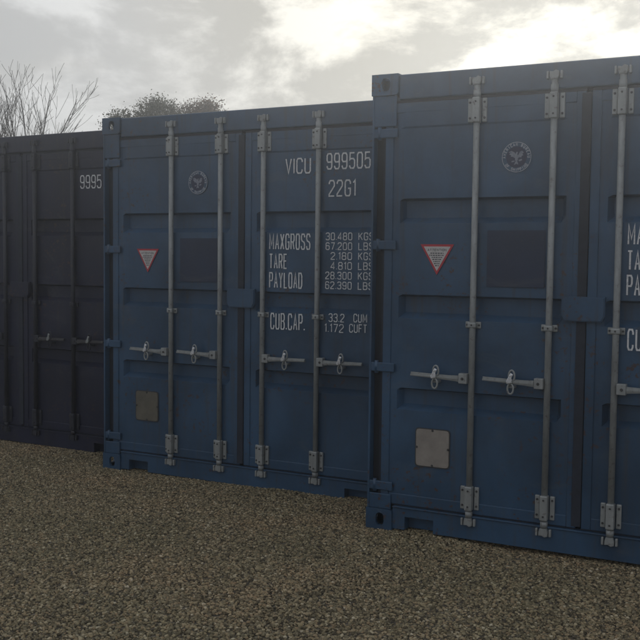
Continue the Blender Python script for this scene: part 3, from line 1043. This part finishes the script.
def branch(rng, bm_t, bm_c, p, d, length, r, level, spread, up, maxlev):
    n_ = 6
    pts, radii = [p.copy()], [r]
    for i in range(1, n_ + 1):
        d = (d + Vector((rng.gauss(0, 0.07), rng.gauss(0, 0.07), up * 0.10 + rng.gauss(0, 0.03)))).normalized()
        p = p + d * (length / n_)
        pts.append(p.copy())
        radii.append(max(0.0028, r * (1 - 0.72 * i / n_)))
    tube(bm_t if level == 0 else bm_c, pts, radii, 7 if level < 2 else 4, 0, level < 1)
    if level >= maxlev:
        return
    k = {0: 9, 1: 6, 2: 4}.get(level, 3)
    for j in range(k):
        t = (0.35 if level == 0 else 0.22) + (0.95 - (0.35 if level == 0 else 0.22)) * (j + rng.random() * 0.8) / k
        i = min(n_ - 1, int(t * n_))
        q = pts[i].lerp(pts[i + 1], t * n_ - i)
        ax = (pts[i + 1] - pts[i]).normalized()
        side = ax.orthogonal().normalized()
        side.rotate(Matrix.Rotation(rng.uniform(0, 2 * PI), 3, ax))
        a = spread * rng.uniform(0.75, 1.25)
        nd = (ax * math.cos(a) + side * math.sin(a)).normalized()
        branch(rng, bm_t, bm_c, q, nd, length * (0.62 - 0.30 * t + rng.uniform(-0.05, 0.08)) * (1.15 if level == 0 else 1.0),
               max(0.0035, radii[i] * 0.5), level + 1, spread, up, maxlev)


def bare_tree(seed, x, y, h, label, spread, stems=1, group=None):
    rng = random.Random(seed)
    t = thing('bare_tree', label, 'tree', (x, y, ground_z(x, y) - 0.05), 0, group)
    bt, bc = bmesh.new(), bmesh.new()
    for s in range(stems):
        lean = Vector((rng.gauss(0, 0.10), rng.gauss(0, 0.10), 1)).normalized()
        branch(rng, bt, bc, Vector((rng.uniform(-0.1, 0.1) * (stems > 1), rng.uniform(-0.1, 0.1) * (stems > 1), 0)), lean,
               h * rng.uniform(0.88, 1.0), 0.07, 0, spread, 0.42, 3)
    finish('trunk', bt, M_BARK, t)
    finish('crown', bc, M_TWIG, t)
    return t


def pix(u, depth):
    return (u - 320) / F_PX * depth


DB = 16.8
bare_tree(28, pix(12, DB), DB, 3.2, 'leafless tree at the left edge, behind the navy container', 0.46, 2)
bare_tree(59, pix(36, DB + 0.5), DB + 0.5, 3.7, 'leafless tree above the middle of the navy container roof', 0.45, 2)


def leaf_mat(name, stops):
    m, n, p = new_mat(name)
    geo = n.node('ShaderNodeNewGeometry')
    c = n.ramp(geo.outputs['Random Per Island'], stops)
    n.put(p.inputs['Base Color'], c)
    p.inputs['Roughness'].default_value = 0.6
    tr = n.node('ShaderNodeBsdfTranslucent')
    n.put(tr.inputs['Color'], c)
    mx = n.node('ShaderNodeMixShader')
    mx.inputs[0].default_value = 0.3
    out = [q for q in m.node_tree.nodes if q.type == 'OUTPUT_MATERIAL'][0]
    m.node_tree.links.new(p.outputs[0], mx.inputs[1])
    m.node_tree.links.new(tr.outputs[0], mx.inputs[2])
    m.node_tree.links.new(mx.outputs[0], out.inputs[0])
    return m


M_LEAF = leaf_mat('olive_leaf', [(0, (0.050, 0.056, 0.030)), (0.6, (0.095, 0.100, 0.055)), (1.0, (0.16, 0.145, 0.085))])
M_BROWNLEAF = leaf_mat('brown_leaf', [(0, (0.060, 0.036, 0.018)), (0.6, (0.14, 0.080, 0.038)), (1.0, (0.21, 0.12, 0.055))])


def leafy(name, label, cat, seed, x, y, blobs, n_leaf, size, mat, twigs):
    rng = random.Random(seed)
    t = thing(name, label, cat, (x, y, ground_z(x, y) - 0.05))
    bt = bmesh.new()
    bl = bmesh.new()
    tube(bt, [Vector((0, 0, 0)), Vector((0.05, 0, 1.2)), Vector((0, 0.05, 2.4))], [0.14, 0.10, 0.06], 10)
    for (bx, by, bz, rx, rz) in blobs:
        tube(bt, [Vector((0.02, 0, 1.1)), Vector((bx * 0.6, by * 0.6, (bz + 1.1) / 2)), Vector((bx, by, bz))], [0.06, 0.04, 0.012], 6)
        for k in range(twigs):
            a, e = rng.uniform(0, 2 * PI), rng.uniform(0.2, 1.4)
            dv = Vector((math.cos(a) * math.cos(e), math.sin(a) * math.cos(e), math.sin(e)))
            tip = Vector((bx + dv.x * rx * 1.15, by + dv.y * rx * 1.15, bz + dv.z * rz * 1.25))
            mid = Vector((bx, by, bz)).lerp(tip, 0.55) + Vector((rng.gauss(0, .04), rng.gauss(0, .04), 0.03))
            tube(bt, [Vector((bx, by, bz)), mid, tip], [0.008, 0.005, 0.002], 4, 0, False)
        # clumps of leaves within the lobe
        nc = max(6, int(60 * rx * rz))
        for c in range(nc):
            dv = Vector((rng.gauss(0, 1), rng.gauss(0, 1), rng.gauss(0, 1))).normalized()
            rr = rng.uniform(0.35, 1.0) ** 0.6
            cc = Vector((bx + dv.x * rx * rr, by + dv.y * rx * rr, bz + dv.z * rz * rr))
            for q in range(n_leaf):
                pnt = cc + Vector((rng.gauss(0, 0.085), rng.gauss(0, 0.085), rng.gauss(0, 0.07)))
                u = Vector((rng.gauss(0, 1), rng.gauss(0, 1), rng.gauss(0, 1))).normalized()
                v = u.orthogonal().normalized()
                v.rotate(Matrix.Rotation(rng.uniform(0, 6.28), 3, u))
                s = size * rng.uniform(0.6, 1.25)
                wv = u.cross(v)
                bl.faces.new([bl.verts.new(pnt + v * s * 0.5), bl.verts.new(pnt + wv * s * 0.28 + u * s * 0.06),
                              bl.verts.new(pnt - v * s * 0.5), bl.verts.new(pnt - wv * s * 0.28 + u * s * 0.06)])
    finish('trunk', bt, M_BARK, t)
    finish('crown', bl, mat, t)


DS = 16.0
leafy('leafy_tree', 'dense olive green leafy tree showing just above the roof of the container marked VICU 999505', 'tree', 31,
      pix(148, DS), DS,
      [(-0.38, 0, 3.68, 0.22, 0.22), (-0.14, 0.1, 3.78, 0.24, 0.30), (0.08, -0.1, 3.86, 0.22, 0.26), (0.22, -0.3, 3.74, 0.24, 0.24), (0.40, 0.05, 3.80, 0.24, 0.26), (-0.18, 0, 3.52, 0.36, 0.28), (0.22, 0, 3.54, 0.36, 0.28), (-0.2, 0, 3.1, 0.5, 0.5), (0.2, 0, 2.9, 0.6, 0.6)],
      330, 0.036, M_LEAF, 3)
leafy('brown_shrub', 'brown half bare shrub with fine twigs, right beside the olive green leafy tree', 'shrub', 47,
      pix(196, DS + 0.5), DS + 0.5,
      [(-0.30, 0, 3.84, 0.24, 0.24), (-0.08, 0.1, 3.90, 0.26, 0.26), (0.18, 0, 3.92, 0.20, 0.26), (0.20, -0.2, 3.80, 0.26, 0.26), (0.44, 0, 3.78, 0.24, 0.22), (-0.15, 0, 3.58, 0.34, 0.26), (0.22, 0, 3.56, 0.34, 0.26), (0.0, 0, 3.1, 0.6, 0.55)],
      240, 0.036, M_BROWNLEAF, 26)

# ------------------------------------------------------------------ mist volume added in place of lens glare
bm = bmesh.new()
box(bm, -165, 165, -165, 165, -1.4, 5.15)
m = bpy.data.materials.new('glare_mist')
m.use_nodes = True
m.node_tree.nodes.clear()
n = N(m.node_tree)
pv = n.node('ShaderNodeVolumePrincipled')
pv.inputs['Color'].default_value = (0.90, 0.945, 0.985, 1)
pv.inputs['Density'].default_value = 0.0135
pv.inputs['Anisotropy'].default_value = 0.83
mo = n.node('ShaderNodeOutputMaterial')
m.node_tree.links.new(pv.outputs[0], mo.inputs['Volume'])
glare_haze = finish('glare_haze', bm, m)
tag(glare_haze, 'pale mist volume added to stand for lens glare over the yard and bright sky', 'glare_haze', kind='stuff')
